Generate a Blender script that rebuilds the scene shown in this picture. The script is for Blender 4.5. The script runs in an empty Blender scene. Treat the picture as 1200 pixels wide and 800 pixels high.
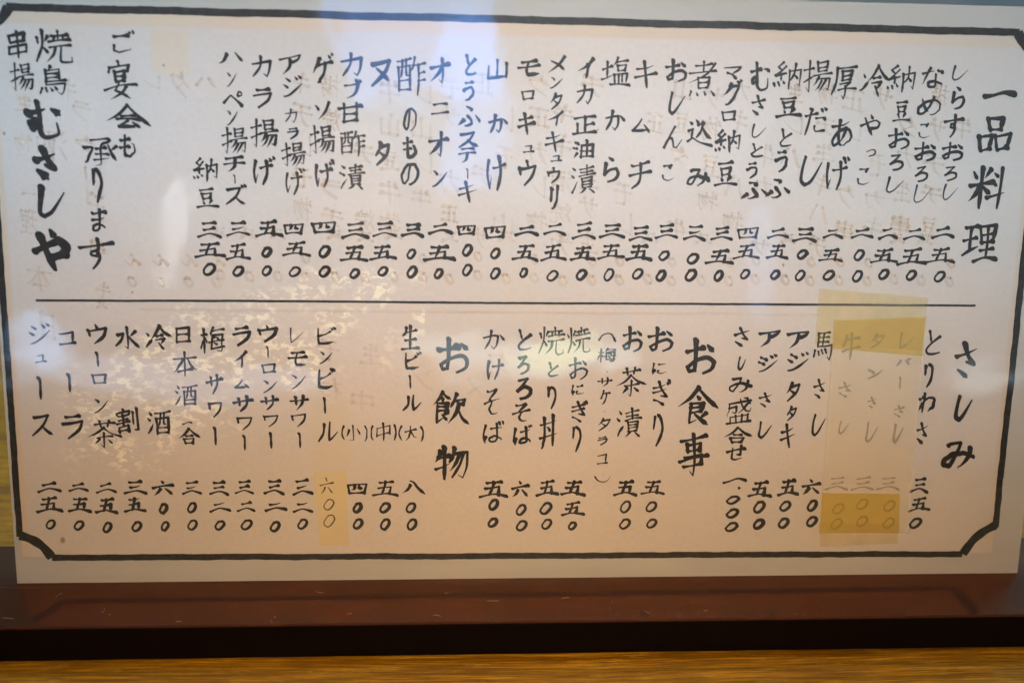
import bpy, math, random
from mathutils import Matrix, Vector
R = random.Random(11)
S = bpy.context.scene
C = S.collection

# ---------------------------------------------------------------- frame of the menu plane
W_B, H_B = 0.36, 0.19083            # printed border, metres
LEAN = math.radians(12)
FOOT = -0.0098                      # where the sheet meets the base, on the sheet's own y axis
BASE_H = 0.0150
BASE_FRONT = -0.0250                # world y of the base's front edge
ax_y = Vector((0, math.sin(LEAN), math.cos(LEAN)))
ax_z = Vector((0, -math.cos(LEAN), math.sin(LEAN)))
PLANE = Matrix.Translation(Vector((0, 0, BASE_H)) - ax_y * FOOT) @ Matrix((
    (1, 0, 0, 0), (0, ax_y.y, ax_z.y, 0), (0, ax_y.z, ax_z.z, 0), (0, 0, 0, 1))) @ Matrix.Rotation(-0.0055, 4, 'Z')   # the sheet sits a hair askew

# ---------------------------------------------------------------- camera
CR = ((0.99826132, -0.007696, -0.05843895), (0.01837546, 0.98266412, 0.1844819), (0.05600609, -0.18523499, 0.981097))
CT = Vector((0.15330455, 0.15109662, 0.3751663))
cam = bpy.data.cameras.new("camera")
cam.sensor_width = 36
cam.lens = 36 * 1258.408 / 1200
cam.clip_start = 0.01
cam.clip_end = 60
cam_o = bpy.data.objects.new("camera", cam)
C.objects.link(cam_o)
m4 = Matrix(CR).to_4x4()
m4.translation = CT
CAM_W = PLANE @ m4
cam_o.matrix_world = CAM_W
S.camera = cam_o
cam.dof.use_dof = True
cam.dof.focus_distance = 0.392
cam.dof.aperture_fstop = 5.6

# ---------------------------------------------------------------- world, exposure
w = bpy.data.worlds.new("World")
S.world = w
w.use_nodes = True
bg = w.node_tree.nodes["Background"]
bg.inputs[0].default_value = (0.85, 0.50, 0.25, 1)
bg.inputs[1].default_value = 0.10
S.view_settings.view_transform = 'Standard'
S.view_settings.look = 'None'
S.view_settings.exposure = -0.10
S.view_settings.gamma = 1
S.view_settings.use_curve_mapping = False
S.cycles.transparent_max_bounces = 24
S.cycles.max_bounces = 8

# ---------------------------------------------------------------- lamps
cam_pos = CAM_W.translation

def area(name, pos, target, sx, sy, col, radiance, shape='RECTANGLE', roll=0.0, spread=180):
    l = bpy.data.lights.new(name, 'AREA')
    l.shape = shape
    l.size, l.size_y = sx, sy
    a = sx * sy * (math.pi / 4 if shape == 'ELLIPSE' else 1)
    l.energy = radiance * math.pi * a
    l.color = col
    l.spread = math.radians(spread)
    o = bpy.data.objects.new(name, l)
    C.objects.link(o)
    q = (Vector(target) - Vector(pos)).to_track_quat('-Z', 'Y')
    o.rotation_mode = 'QUATERNION'
    o.rotation_quaternion = q @ Matrix.Rotation(roll, 3, 'Z').to_quaternion()
    o.location = pos
    return o

def seen_in_pane(name, px, py, wx, wy, col, radiance, shape='ELLIPSE', roll=0.0, dist=1.3):
    """a lamp standing in the room where the pane at sheet point (px, py) mirrors it; wx, wy its apparent size on the pane"""
    p = PLANE @ Vector((px, py, 0.0028))
    d = (p - cam_pos)
    k = (d.length + dist) / d.length
    d.normalize()
    r = d - 2 * d.dot(ax_z) * ax_z
    return area(name, p + r * dist, p, wx * k, wy * k, col, radiance, shape, roll)

# lamps on the sheet: a warm ceiling lamp, a cool strip added for its upper half
area("warm_lamp", (0.22, -1.25, 0.95), (0.180, 0, 0.140), 0.36, 0.24, (1.0, 0.575, 0.235), 1.52, spread=19)
area("cool_upper_lamp", (0.14, -0.50, 0.52), (0.17, 0.04, 0.166), 0.50, 0.035, (0.16, 0.58, 1.0), 3.3, spread=21)
# the room's windows and lamps mirrored in the clear front pane
seen_in_pane("reflected_window_wide", 0.270, 0.150, 0.34, 0.150, (0.72, 0.90, 1.0), 0.26, 'RECTANGLE')
seen_in_pane("reflected_window_white", 0.190, 0.165, 0.150, 0.075, (0.75, 0.88, 1.0), 0.42)
seen_in_pane("reflected_window_blue", 0.142, 0.182, 0.050, 0.040, (0.07, 0.34, 1.0), 4.4, 'RECTANGLE', 0.15)
seen_in_pane("reflected_window_blue", 0.160, 0.164, 0.019, 0.056, (0.09, 0.36, 1.0), 4.2, 'RECTANGLE', 0.0)
seen_in_pane("reflected_lamp_warm", 0.118, 0.137, 0.036, 0.034, (1.0, 0.72, 0.60), 0.8)
seen_in_pane("reflected_lamp_white", 0.060, 0.118, 0.009, 0.034, (0.9, 0.95, 1.0), 3.0, 'ELLIPSE', -0.06)
seen_in_pane("reflected_window_low", 0.264, 0.108, 0.011, 0.050, (0.20, 0.46, 1.0), 2.0, 'ELLIPSE', 0.0)
seen_in_pane("reflected_lamp_green", 0.192, 0.078, 0.034, 0.013, (0.70, 0.95, 0.15), 2.4)
seen_in_pane("reflected_window_strip", 0.178, 0.076, 0.085, 0.016, (0.60, 0.85, 1.0), 3.4, 'ELLIPSE', 0.02)
seen_in_pane("reflected_window_left", 0.012, 0.082, 0.022, 0.022, (0.30, 0.58, 1.0), 5.0)
seen_in_pane("reflected_window_left_band", 0.055, 0.068, 0.110, 0.015, (0.45, 0.68, 1.0), 2.6, 'ELLIPSE', -0.06)
seen_in_pane("reflected_window_right", 0.350, 0.070, 0.030, 0.010, (0.7, 0.9, 1.0), 2.4)

# ---------------------------------------------------------------- helpers
def mesh_obj(name, verts, faces, mat, parent=None, smooth=False, bevel=0):
    me = bpy.data.meshes.new(name)
    me.from_pydata([tuple(v) for v in verts], [], faces)
    me.update()
    if mat:
        me.materials.append(mat)
    if smooth:
        for p in me.polygons:
            p.use_smooth = True
    o = bpy.data.objects.new(name, me)
    C.objects.link(o)
    if parent:
        o.parent = parent
    if bevel:
        b = o.modifiers.new("bevel", 'BEVEL')
        b.width = bevel
        b.segments = 3
        b.limit_method = 'ANGLE'
    return o

def tag(o, label=None, cat=None, group=None, kind=None):
    if label: o["label"] = label
    if cat: o["category"] = cat
    if group: o["group"] = group
    if kind: o["kind"] = kind
    return o

def empty(name, label, cat, M=None, loc=None):
    o = bpy.data.objects.new(name, None)
    o.empty_display_size = 0.02
    C.objects.link(o)
    if M is not None: o.matrix_world = M
    if loc: o.location = loc
    return tag(o, label, cat)

BOXF = [(0, 3, 2, 1), (4, 5, 6, 7), (0, 1, 5, 4), (1, 2, 6, 5), (2, 3, 7, 6), (3, 0, 4, 7)]
def box(x0, x1, y0, y1, z0, z1):
    return [(x0, y0, z0), (x1, y0, z0), (x1, y1, z0), (x0, y1, z0), (x0, y0, z1), (x1, y0, z1), (x1, y1, z1), (x0, y1, z1)]

class N:
    """small node-graph writer"""
    def __init__(s, name):
        s.m = bpy.data.materials.new(name)
        s.m.use_nodes = True
        s.t = s.m.node_tree
        s.t.nodes.clear()
        s.out = s.t.nodes.new("ShaderNodeOutputMaterial")
    def n(s, typ, **kw):
        x = s.t.nodes.new("ShaderNode" + typ)
        for k, v in kw.items(): setattr(x, k, v)
        return x
    def put(s, sock, v):
        if hasattr(v, "is_linked") or hasattr(v, "links"): s.t.links.new(v, sock)
        elif isinstance(v, (tuple, list)): sock.default_value = (tuple(v) + (1,))[:len(sock.default_value)]
        else: sock.default_value = v
    def math(s, op, a, b=0.0, clamp=False):
        x = s.n("Math", operation=op, use_clamp=clamp)
        s.put(x.inputs[0], a); s.put(x.inputs[1], b)
        return x.outputs[0]
    def coord(s):
        g = s.n("TexCoord").outputs["Object"]
        x = s.n("SeparateXYZ"); s.put(x.inputs[0], g)
        return g, x.outputs[0], x.outputs[1]
    def step(s, v, a, b):
        x = s.n("MapRange", interpolation_type='SMOOTHSTEP')
        s.put(x.inputs[0], v); x.inputs[1].default_value = a; x.inputs[2].default_value = b
        return x.outputs[0]
    def rect(s, X, Y, x0, x1, y0, y1, e=0.0004):
        a = s.math('MULTIPLY', s.step(X, x0 - e, x0 + e), s.step(X, x1 + e, x1 - e))
        b = s.math('MULTIPLY', s.step(Y, y0 - e, y0 + e), s.step(Y, y1 + e, y1 - e))
        return s.math('MULTIPLY', a, b)
    def noise(s, g, scale, detail=4, rough=0.5, stretch=(1, 1, 1), off=(0, 0, 0)):
        mp = s.n("Mapping"); s.put(mp.inputs[0], g)
        mp.inputs["Scale"].default_value = stretch; mp.inputs["Location"].default_value = off
        x = s.n("TexNoise"); s.put(x.inputs["Vector"], mp.outputs[0])
        x.inputs["Scale"].default_value = scale; x.inputs["Detail"].default_value = detail
        x.inputs["Roughness"].default_value = rough
        return x.outputs[0]
    def mix(s, f, a, b, mode='MIX'):
        x = s.n("Mix", data_type='RGBA', blend_type=mode)
        s.put(x.inputs[0], f); s.put(x.inputs[6], a); s.put(x.inputs[7], b)
        return x.outputs[2]
    def bump(s, h, strength, dist=0.001):
        x = s.n("Bump"); s.put(x.inputs["Height"], h)
        x.inputs["Strength"].default_value = strength; x.inputs["Distance"].default_value = dist
        return x.outputs[0]
    def bsdf(s, **kw):
        x = s.n("BsdfPrincipled")
        for k, v in kw.items(): s.put(x.inputs[k.replace('_', ' ')], v)
        return x.outputs[0]
    def mixs(s, f, a, b):
        x = s.n("MixShader"); s.put(x.inputs[0], f)
        s.t.links.new(a, x.inputs[1]); s.t.links.new(b, x.inputs[2])
        return x.outputs[0]
    def done(s, sh):
        s.t.links.new(sh, s.out.inputs[0])
        return s.m

def paper_material():
    k = N("paper")
    g, X, Y = k.coord()
    inner = k.rect(X, Y, 0.0030, W_B - 0.0030, 0.0004, H_B - 0.0052, 0.0006)      # pasted inner sheet
    frame = k.rect(X, Y, 0.0004, W_B - 0.0004, 0.0004, H_B - 0.0004, 0.0004)
    margin = k.mix(k.noise(g, 18, 3, .5, (1, 6, 1)), (0.48, 0.49, 0.46), (0.60, 0.61, 0.60))
    tan = (0.74, 0.62, 0.49)
    cream = k.mix(k.step(k.noise(g, 9, 4), .3, .7), (0.70, 0.65, 0.61), (0.76, 0.70, 0.66))
    cream = k.mix(k.math('MULTIPLY', k.step(k.noise(g, 30, 5, .6, (1, 1, 1), (3, 1, 0)), .52, .75), .35), cream, (0.76, 0.63, 0.47))
    cream = k.mix(k.math('MULTIPLY', k.step(k.noise(g, 620, 3, .7), .35, .7), .20), cream, (0.55, 0.5, 0.42))
    col = k.mix(frame, margin, tan)
    col = k.mix(inner, col, cream)
    # weaker cool light on the right-hand side, put into the paper colour
    dim_right = k.math('MULTIPLY', k.step(X, 0.20, 0.37), 0.55)
    col = k.mix(dim_right, col, (0.68, 0.60, 0.48), 'MULTIPLY') if False else k.mix(k.math('MULTIPLY', dim_right, .6), col, (0.66, 0.58, 0.46))
    # glue flakes between sheet and laminate: crisp right edge, ragged elsewhere
    lin = k.math('ADD', Y, k.math('MULTIPLY', X, -0.42))
    wob = k.math('MULTIPLY', k.math('SUBTRACT', k.noise(g, 45, 3), .5), .05)
    lin = k.math('ADD', lin, wob)
    m = k.math('MULTIPLY', k.step(lin, 0.012, 0.026), k.step(lin, 0.072, 0.056))
    m = k.math('MULTIPLY', m, k.math('MULTIPLY', k.step(X, .1449, .1444), k.step(X, .012, .03)))
    m = k.math('MULTIPLY', m, k.step(Y, .108, .1035))
    fl = k.step(k.noise(g, 260, 6, .66, (1, 1.5, 1)), .50, .56)
    fl = k.math('MULTIPLY', fl, k.step(k.noise(g, 60, 3, .5, (1, 1, 1), (7, 2, 0)), .40, .58))
    col = k.mix(k.math('MULTIPLY', k.math('MULTIPLY', m, fl), .92), col, (0.99, 0.95, 0.80))
    # glue flecks in a band lower down
    # old tape stains and specks
    st = k.rect(X, Y, 0.0535, 0.0660, 0.1705, 0.1850, 0.0006)
    col = k.mix(k.math('MULTIPLY', st, .45), col, (0.76, 0.62, 0.42))
    st2 = k.rect(X, Y, 0.286, 0.322, 0.004, 0.1, 0.002)
    col = k.mix(k.math('MULTIPLY', st2, .20), col, (0.76, 0.62, 0.36))
    st3 = k.rect(X, Y, 0.1045, 0.1185, 0.033, 0.060, 0.003)
    col = k.mix(k.math('MULTIPLY', st3, .30), col, (0.72, 0.60, 0.36))
    for sx, sy, rr in ((.0575, .1733, .0005), (.0150, .0066, .0011), (.0437, .0968, .0005), (.2720, .1090, .0006), (.0040, .1500, .0006), (.2040, .1550, .0004)):
        dd = k.math('SQRT', k.math('ADD', k.math('POWER', k.math('SUBTRACT', X, sx), 2), k.math('POWER', k.math('MULTIPLY', k.math('SUBTRACT', Y, sy), .7), 2)))
        col = k.mix(k.math('MULTIPLY', k.step(dd, rr, rr * .4), .8), col, (0.36, 0.20, 0.05))
    return k.done(k.bsdf(Base_Color=col, Roughness=0.62, Normal=k.bump(k.noise(g, 60, 4), .12, .0006)))

def ink_material(name="ink", base=(0.007, 0.006, 0.006), thin=0.0):
    k = N(name)
    g, X, Y = k.coord()
    v = k.noise(g, 260, 4, .6)
    col = k.mix(k.step(k.noise(g, 420, 4, .7), .40, .75), base, tuple(c * 3.0 + .012 for c in base))
    sh = k.bsdf(Base_Color=col, Roughness=0.6)
    if thin:
        t = k.n("BsdfTransparent").outputs[0]
        sh = k.mixs(k.math('MULTIPLY', k.step(v, .25, .6), thin), sh, t)
    return k.done(sh)

def ghost_material():
    k = N("bleed_through")
    g, X, Y = k.coord()
    a = k.math('ADD', .06, k.math('MULTIPLY', k.step(k.noise(g, 30, 3), .35, .65), .09))
    a = k.math('MULTIPLY', a, k.math('ADD', .30, k.math('MULTIPLY', k.step(Y, .05, .10), .70)))
    t = k.n("BsdfTransparent").outputs[0]
    return k.done(k.mixs(a, t, k.bsdf(Base_Color=(0.80, 0.46, 0.18), Roughness=.8)))

def pane_material(name="clear_acrylic", gain=1.0):
    k = N(name)
    g, X, Y = k.coord()
    lw = k.n("LayerWeight")
    lw.inputs[0].default_value = 0.5
    f = k.math('MULTIPLY', k.math('ADD', 0.038, k.math('MULTIPLY', k.math('POWER', lw.outputs["Facing"], 5.0), .95)), gain)
    wav = k.bump(k.noise(g, 16, 3, .5), .5, .0011)
    smear = k.step(k.noise(g, 22, 5, .6, (1, 2.2, 1)), .35, .75)
    rough = k.math('ADD', 0.028, k.math('MULTIPLY', smear, 0.055))
    gl = k.n("BsdfGlossy"); k.put(gl.inputs["Roughness"], rough); k.put(gl.inputs["Normal"], wav)
    t = k.n("BsdfTransparent"); t.inputs[0].default_value = (0.975, 0.985, 0.98, 1)
    return k.done(k.mixs(f, t.outputs[0], gl.outputs[0]))

def tape_material(name, col, dens, seed=0, tint=(0.97, 0.92, 0.74)):
    k = N(name)
    g, X, Y = k.coord()
    n = k.noise(g, 45, 5, .6, (1, .5, 1), (seed, 0, 0))
    c = k.mix(n, col, tuple(min(1, v * 1.25 + .02) for v in col))
    fib = k.noise(g, 700, 2, .5, (1, .1, 1))
    c = k.mix(k.math('MULTIPLY', fib, .25), c, tuple(v * .7 for v in col))
    t = k.n("BsdfTransparent"); k.put(t.inputs[0], tint)
    d = k.bsdf(Base_Color=c, Roughness=.38, Normal=k.bump(k.noise(g, 120, 4), .2, .0004))
    a = k.math('ADD', dens - .05, k.math('MULTIPLY', k.step(n, .3, .7), .10), True)
    return k.done(k.mixs(a, t.outputs[0], d))

def patch_material(name, col, dens):
    k = N(name)
    g, X, Y = k.coord()
    c = k.mix(k.noise(g, 40, 4), col, tuple(v * .93 for v in col))
    t = k.n("BsdfTransparent").outputs[0]
    d = k.bsdf(Base_Color=c, Roughness=.6, Normal=k.bump(k.noise(g, 90, 4), .15, .0005))
    return k.done(k.mixs(dens, t, d))

def lacquer_material():
    k = N("brown_lacquer")
    g, X, Y = k.coord()
    n = k.step(k.noise(g, 70, 5, .6), .4, .7)
    d = k.bsdf(Base_Color=k.mix(n, (0.030, 0.0065, 0.001), (0.042, 0.009, 0.002)), Roughness=.55)
    gl = k.n("BsdfGlossy")
    gl.inputs["Color"].default_value = (1.0, 0.30, 0.05, 1)
    k.put(gl.inputs["Roughness"], k.math('ADD', .025, k.math('MULTIPLY', n, .03)))
    lw = k.n("LayerWeight"); lw.inputs[0].default_value = .5
    f = k.math('ADD', .085, k.math('MULTIPLY', k.math('POWER', lw.outputs["Facing"], 4), .35))
    return k.done(k.mixs(f, d, gl.outputs[0]))

def black_material():
    k = N("black_lacquer")
    g, X, Y = k.coord()
    return k.done(k.bsdf(Base_Color=k.mix(k.noise(g, 90, 4), (0.003, .0015, .0012), (0.006, .003, .002)), Roughness=.5, Specular_IOR_Level=.08))

def wood_material():
    k = N("golden_wood")
    g, X, Y = k.coord()
    wv = k.math('MULTIPLY', k.noise(g, 5, 2, .5, (.6, 1, 1)), .02)
    mp = k.n("Combine" + "XYZ")
    k.put(mp.inputs[0], X); k.put(mp.inputs[1], k.math('ADD', Y, wv))
    v = mp.outputs[0]
    a = k.noise(v, 150, 6, .72, (.16, 7.0, 1))
    b = k.noise(v, 300, 5, .75, (.14, 7.0, 1), (2, 4, 0))
    c = k.noise(v, 22, 4, .6, (.25, 2.0, 1), (9, 1, 0))
    col = k.mix(k.step(a, .40, .60), (0.32, 0.145, 0.004), (0.86, 0.47, 0.016))
    col = k.mix(k.math('MULTIPLY', k.step(b, .52, .42), .75), col, (0.20, 0.085, 0.004))
    col = k.mix(k.math('MULTIPLY', k.step(c, .60, .74), .70), col, (0.10, 0.045, 0.010))
    bright = k.step(k.noise(v, 130, 5, .75, (.5, 2.0, 1), (5, 5, 0)), .54, .70)
    col = k.mix(k.math('MULTIPLY', bright, .5), col, (0.95, 0.60, 0.08))
    nb = k.bump(k.math('ADD', a, b), .45, .0007)
    return k.done(k.bsdf(Base_Color=col, Roughness=.42, Normal=nb))

M_PAPER = paper_material()
M_INK = ink_material()
M_LINE = ink_material("border_ink", (0.007, 0.007, 0.007))
M_THIN = ink_material("pen_ink", (0.05, 0.04, 0.03))
M_GHOST = ghost_material()
M_PANE = pane_material()
M_BACKPANE = pane_material("clear_acrylic_back", .6)
M_PATCH = patch_material("patch_paper", (0.99, 0.88, 0.68), .280)
M_STICK = patch_material("sticker_paper", (0.80, 0.68, 0.42), .97)
M_TAPE = tape_material("yellowed_tape", (0.97, 0.82, 0.42), .10)
M_TAPE_B = tape_material("yellowed_tape_dark", (0.92, 0.72, 0.16), .14, 3)
M_PALE = tape_material("pale_tape", (0.95, 0.86, 0.58), .065, 5, (0.985, 0.965, 0.90))
M_LACQ = lacquer_material()
M_BLACK = black_material()
M_WOOD = wood_material()

# ---------------------------------------------------------------- setting: wall behind, table
k = N("pale_wall")
g, X, Y = k.coord()
wall_m = k.done(k.bsdf(Base_Color=k.mix(k.step(k.noise(g, 6, 3, .5, (1, 1, 4)), .4, .6), (0.50, 0.74, 0.92), (0.80, 0.88, 0.94)), Roughness=.8))
wall = tag(mesh_obj("wall", box(-2.0, 2.6, 1.10, 1.16, -0.05, 2.2), BOXF, wall_m), kind="structure")
tag(wall, "pale blue-white wall behind the menu stand")
area("wall_wash", (0.6, 0.75, 1.5), (0.4, 1.12, 0.1), 1.6, .25, (0.62, 0.85, 1.0), 12.0)  # unseen lamp added only to brighten the wall

table = empty("wooden_table", "golden brown grained wooden table under the black menu stand base", "table", loc=(0.18, 0, 0))
tv, tf = [], []
def grid_top(x0, x1, y0, y1, z, nx, ny):
    vs, fs = [], []
    for j in range(ny + 1):
        for i in range(nx + 1):
            x = x0 + (x1 - x0) * i / nx
            y = y0 + (y1 - y0) * j / ny
            vs.append((x, y, z + 0.00018 * math.sin(y * 900 + 2 * math.sin(x * 9)) + 0.00012 * math.sin(y * 2100 + x * 14)))
    for j in range(ny):
        for i in range(nx):
            a = j * (nx + 1) + i
            fs.append((a, a + 1, a + nx + 2, a + nx + 1))
    return vs, fs
# three boards with narrow joints
edges = [(-0.42, -0.095), (-0.0938, 0.16), (0.1612, 0.60)]
for a, b in edges:
    vs, fs = grid_top(-0.70, 0.95, a, b, 0, 40, 120)
    n0 = len(vs)
    vs += box(-0.70, 0.95, a, b, -0.028, -0.0006)
    fs += [tuple(n0 + i for i in f) for f in BOXF]
    o = mesh_obj("board", [(x - .18, y, z) for x, y, z in vs], fs, M_WOOD, table)
for lx in (-.78, .67):
    for ly in (-.36, .54):
        mesh_obj("leg", box(lx, lx + .06, ly - .03, ly + .03, -0.72, -0.0285), BOXF, M_WOOD, table, bevel=.003)
k = N("floor")
g, X, Y = k.coord()
floor_m = k.done(k.bsdf(Base_Color=k.mix(k.noise(g, 8, 4), (.06, .045, .035), (.10, .075, .05)), Roughness=.6))
tag(mesh_obj("floor", box(-3, 3.4, -3, 1.09, -0.76, -0.721), BOXF, floor_m), "dark floor under the table", kind="structure")

# ---------------------------------------------------------------- menu stand
stand = empty("menu_stand", "clear acrylic menu stand on a dark brown and black lacquered base", "menu stand", loc=(0.18, 0, 0))
BX0, BX1 = -0.060, 0.425
YB = 0.024
blk = mesh_obj("base_block", box(BX0 - .18, BX1 - .18, BASE_FRONT, YB, 0.0002, BASE_H - 0.0012), BOXF, M_BLACK, stand, bevel=.0006)
top = mesh_obj("base_top_plate", box(BX0 - .18, BX1 - .18, BASE_FRONT - .0003, YB + .0003, BASE_H - 0.0011, BASE_H), BOXF, M_LACQ, stand, bevel=.00025)
for nm, z0, z1, mm in (("front_pane", .0009, .0029, M_PANE), ("back_pane", -.0026, -.0008, M_BACKPANE)):
    o = mesh_obj(nm, box(-0.022, 0.398, FOOT - .0005, 0.2055, z0, z1), BOXF, mm, None)
    o.parent = stand
    o.matrix_local = Matrix.Translation((-0.18, 0, 0)) @ PLANE
# polished rounded lip joining both panes along the top
o = mesh_obj("pane_top_edge", box(-0.022, 0.398, 0.2056, 0.2068, -.0026, .0029), BOXF, M_BACKPANE, stand, bevel=.0004)
o.matrix_local = Matrix.Translation((-0.18, 0, 0)) @ PLANE

# lint and scratches on the lacquer; specks crowded at the front edge model its glints
lv, lf = [], []
def fibre(x, y, length, curl, wd=0.00007):
    a = R.uniform(0, 6.28)
    pts = []
    for i in range(9):
        pts.append((x, y)); a += curl / 8
        x += math.cos(a) * length / 8; y += math.sin(a) * length / 8 * .7
    n0 = len(lv)
    for i, (px, py) in enumerate(pts):
        z = BASE_H + .00012
        lv.extend([(px, py - wd, z), (px, py + wd, z), (px, py, z + .0001)])
    for i in range(8):
        a0 = n0 + i * 3
        lf.extend([(a0, a0 + 3, a0 + 5, a0 + 2), (a0 + 2, a0 + 5, a0 + 4, a0 + 1)])
for i in range(16):
    fibre(R.uniform(0, .38), R.uniform(BASE_FRONT + .001, -.006), R.uniform(.0012, .0045), R.uniform(-3, 3))
for i in range(420):
    x = R.uniform(-.02, .39) if i % 3 else R.gauss(.24, .04)
    y = BASE_FRONT + abs(R.gauss(0, .0016)) + .0003 if i % 2 else R.uniform(BASE_FRONT, -.004)
    s_ = R.uniform(.00003, .00010); n0 = len(lv); z = BASE_H + .00005
    lv.extend([(x - s_, y, z), (x, y - s_, z), (x + s_, y, z), (x, y + s_, z), (x, y, z + s_)])
    lf.extend([(n0, n0 + 1, n0 + 4), (n0 + 1, n0 + 2, n0 + 4), (n0 + 2, n0 + 3, n0 + 4), (n0 + 3, n0, n0 + 4)])
k = N("lint")
lint_m = k.done(k.bsdf(Base_Color=(.42, .34, .26), Roughness=.7))
o = mesh_obj("dust", lv, lf, lint_m)
tag(o, "fine lint and dust on the brown base top, with pale specks as front-edge glints", "dust", kind="stuff")

# ---------------------------------------------------------------- menu sheet
sheet = empty("menu_sheet", "handwritten Japanese menu sheet with black notched border held in the clear stand", "menu", M=PLANE)
nx, ny = 60, 30
x0, x1, y0, y1 = -0.0021, 0.3706, FOOT - .0005, 0.1994
vs, fs = [], []
for z in (0.0, -0.00022):
    for j in range(ny + 1):
        for i in range(nx + 1):
            x = x0 + (x1 - x0) * i / nx; y = y0 + (y1 - y0) * j / ny
            vs.append((x, y, z))
n1 = (nx + 1) * (ny + 1)
for j in range(ny):
    for i in range(nx):
        a = j * (nx + 1) + i
        fs.append((a, a + 1, a + nx + 2, a + nx + 1))
        b = a + n1
        fs.append((b, b + nx + 1, b + nx + 2, b + 1))
def rim(seq):
    for a, b in zip(seq[:-1], seq[1:]):
        fs.append((a, a + n1, b + n1, b))
rim(list(range(nx + 1))); rim([j * (nx + 1) + nx for j in range(ny + 1)])
rim([ny * (nx + 1) + i for i in range(nx, -1, -1)]); rim([j * (nx + 1) for j in range(ny, -1, -1)])
mesh_obj("paper", vs, fs, M_PAPER, sheet)

def ribbon(pts, widths, z, verts, faces, jit=0.0, rnd=R):
    n = len(pts); n0 = len(verts)
    for i, (x, y) in enumerate(pts):
        xa, ya = pts[max(i - 1, 0)]; xb, yb = pts[min(i + 1, n - 1)]
        dx, dy = xb - xa, yb - ya; l = math.hypot(dx, dy) or 1e-9
        nxx, nyy = -dy / l, dx / l
        w_ = widths[i] / 2
        a = w_ * (1 + rnd.uniform(-jit, jit)); b = w_ * (1 + rnd.uniform(-jit, jit))
        verts.append((x + nxx * a, y + nyy * a, z)); verts.append((x - nxx * b, y - nyy * b, z))
    for i in range(n - 1):
        a = n0 + 2 * i
        faces.append((a, a + 1, a + 3, a + 2))

def line_pts(a, b, stepl=0.0012, wob=0.00006):
    L = math.hypot(b[0] - a[0], b[1] - a[1]); n = max(2, int(L / stepl)); out = []
    dx, dy = (b[0] - a[0]) / L, (b[1] - a[1]) / L; o_ = 0
    for i in range(n + 1):
        o_ = o_ * .9 + R.uniform(-wob, wob)
        t = i / n
        out.append((a[0] + (b[0] - a[0]) * t - dy * o_, a[1] + (b[1] - a[1]) * t + dx * o_))
    return out

ZL = 0.00012
nxl, nyl = 0.0108, 0.0085
def border_side(a, b, wd):
    v, f = [], []
    p = line_pts(a, b)
    ribbon(p, [wd * .81 * (1 + .04 * math.sin(i * .7 + 1)) for i in range(len(p))], ZL, v, f, .045)
    mesh_obj("border_line", v, f, M_LINE, sheet)
border_side((nxl - .0034, H_B), (W_B - nxl + .0006, H_B), .0031)
border_side((nxl, 0), (W_B - nxl - .0010, 0), .0029)
border_side((0, nyl - .0006), (0, H_B - nyl + .0030), .0028)
border_side((W_B, nyl + .0020), (W_B, H_B - nyl), .0030)
for cx_, cy_, sx, sy, ex, ey in ((0, 0, 1, 1, 0, 0), (W_B, 0, -1, 1, .0008, .0030), (0, H_B, 1, -1, -.0026, -.0030), (W_B, H_B, -1, -1, 0, 0)):
    v, f = [], []
    pts = []
    for i in range(15):
        t = i / 14
        ang = t * math.pi / 2
        # shallow concave corner: bows toward the middle of the sheet
        bx, by = (nxl + ex) * (1 - t), (nyl + ey) * t
        bow = math.sin(math.pi * t) * .0016
        pts.append((cx_ + sx * (bx + bow * .62), cy_ + sy * (by + bow * .78)))
    ribbon(pts, [.0033 + .0003 * math.sin(i) for i in range(15)], ZL + .00001, v, f, .04)
    mesh_obj("border_corner", v, f, M_LINE, sheet)
v, f = [], []
dv = [(0.0109, 0.09364), (0.08593, 0.09424), (0.1754, 0.09437), (0.26736, 0.09482), (0.34376, 0.0951)]
p = []
for a, b in zip(dv[:-1], dv[1:]): p += line_pts(a, b, .0012, .00002)[:-1]
p.append(dv[-1])
ribbon(p, [.00082] * len(p), ZL, v, f, .08)
mesh_obj("divider_line", v, f, M_LINE, sheet)
v, f = [], []
p = line_pts((.046, .0908), (.286, .0912), .003, .00003)
ribbon(p, [.0009] * len(p), .00004, v, f, .1)
mesh_obj("faint_divider_line", v, f, M_GHOST, sheet)

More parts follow.
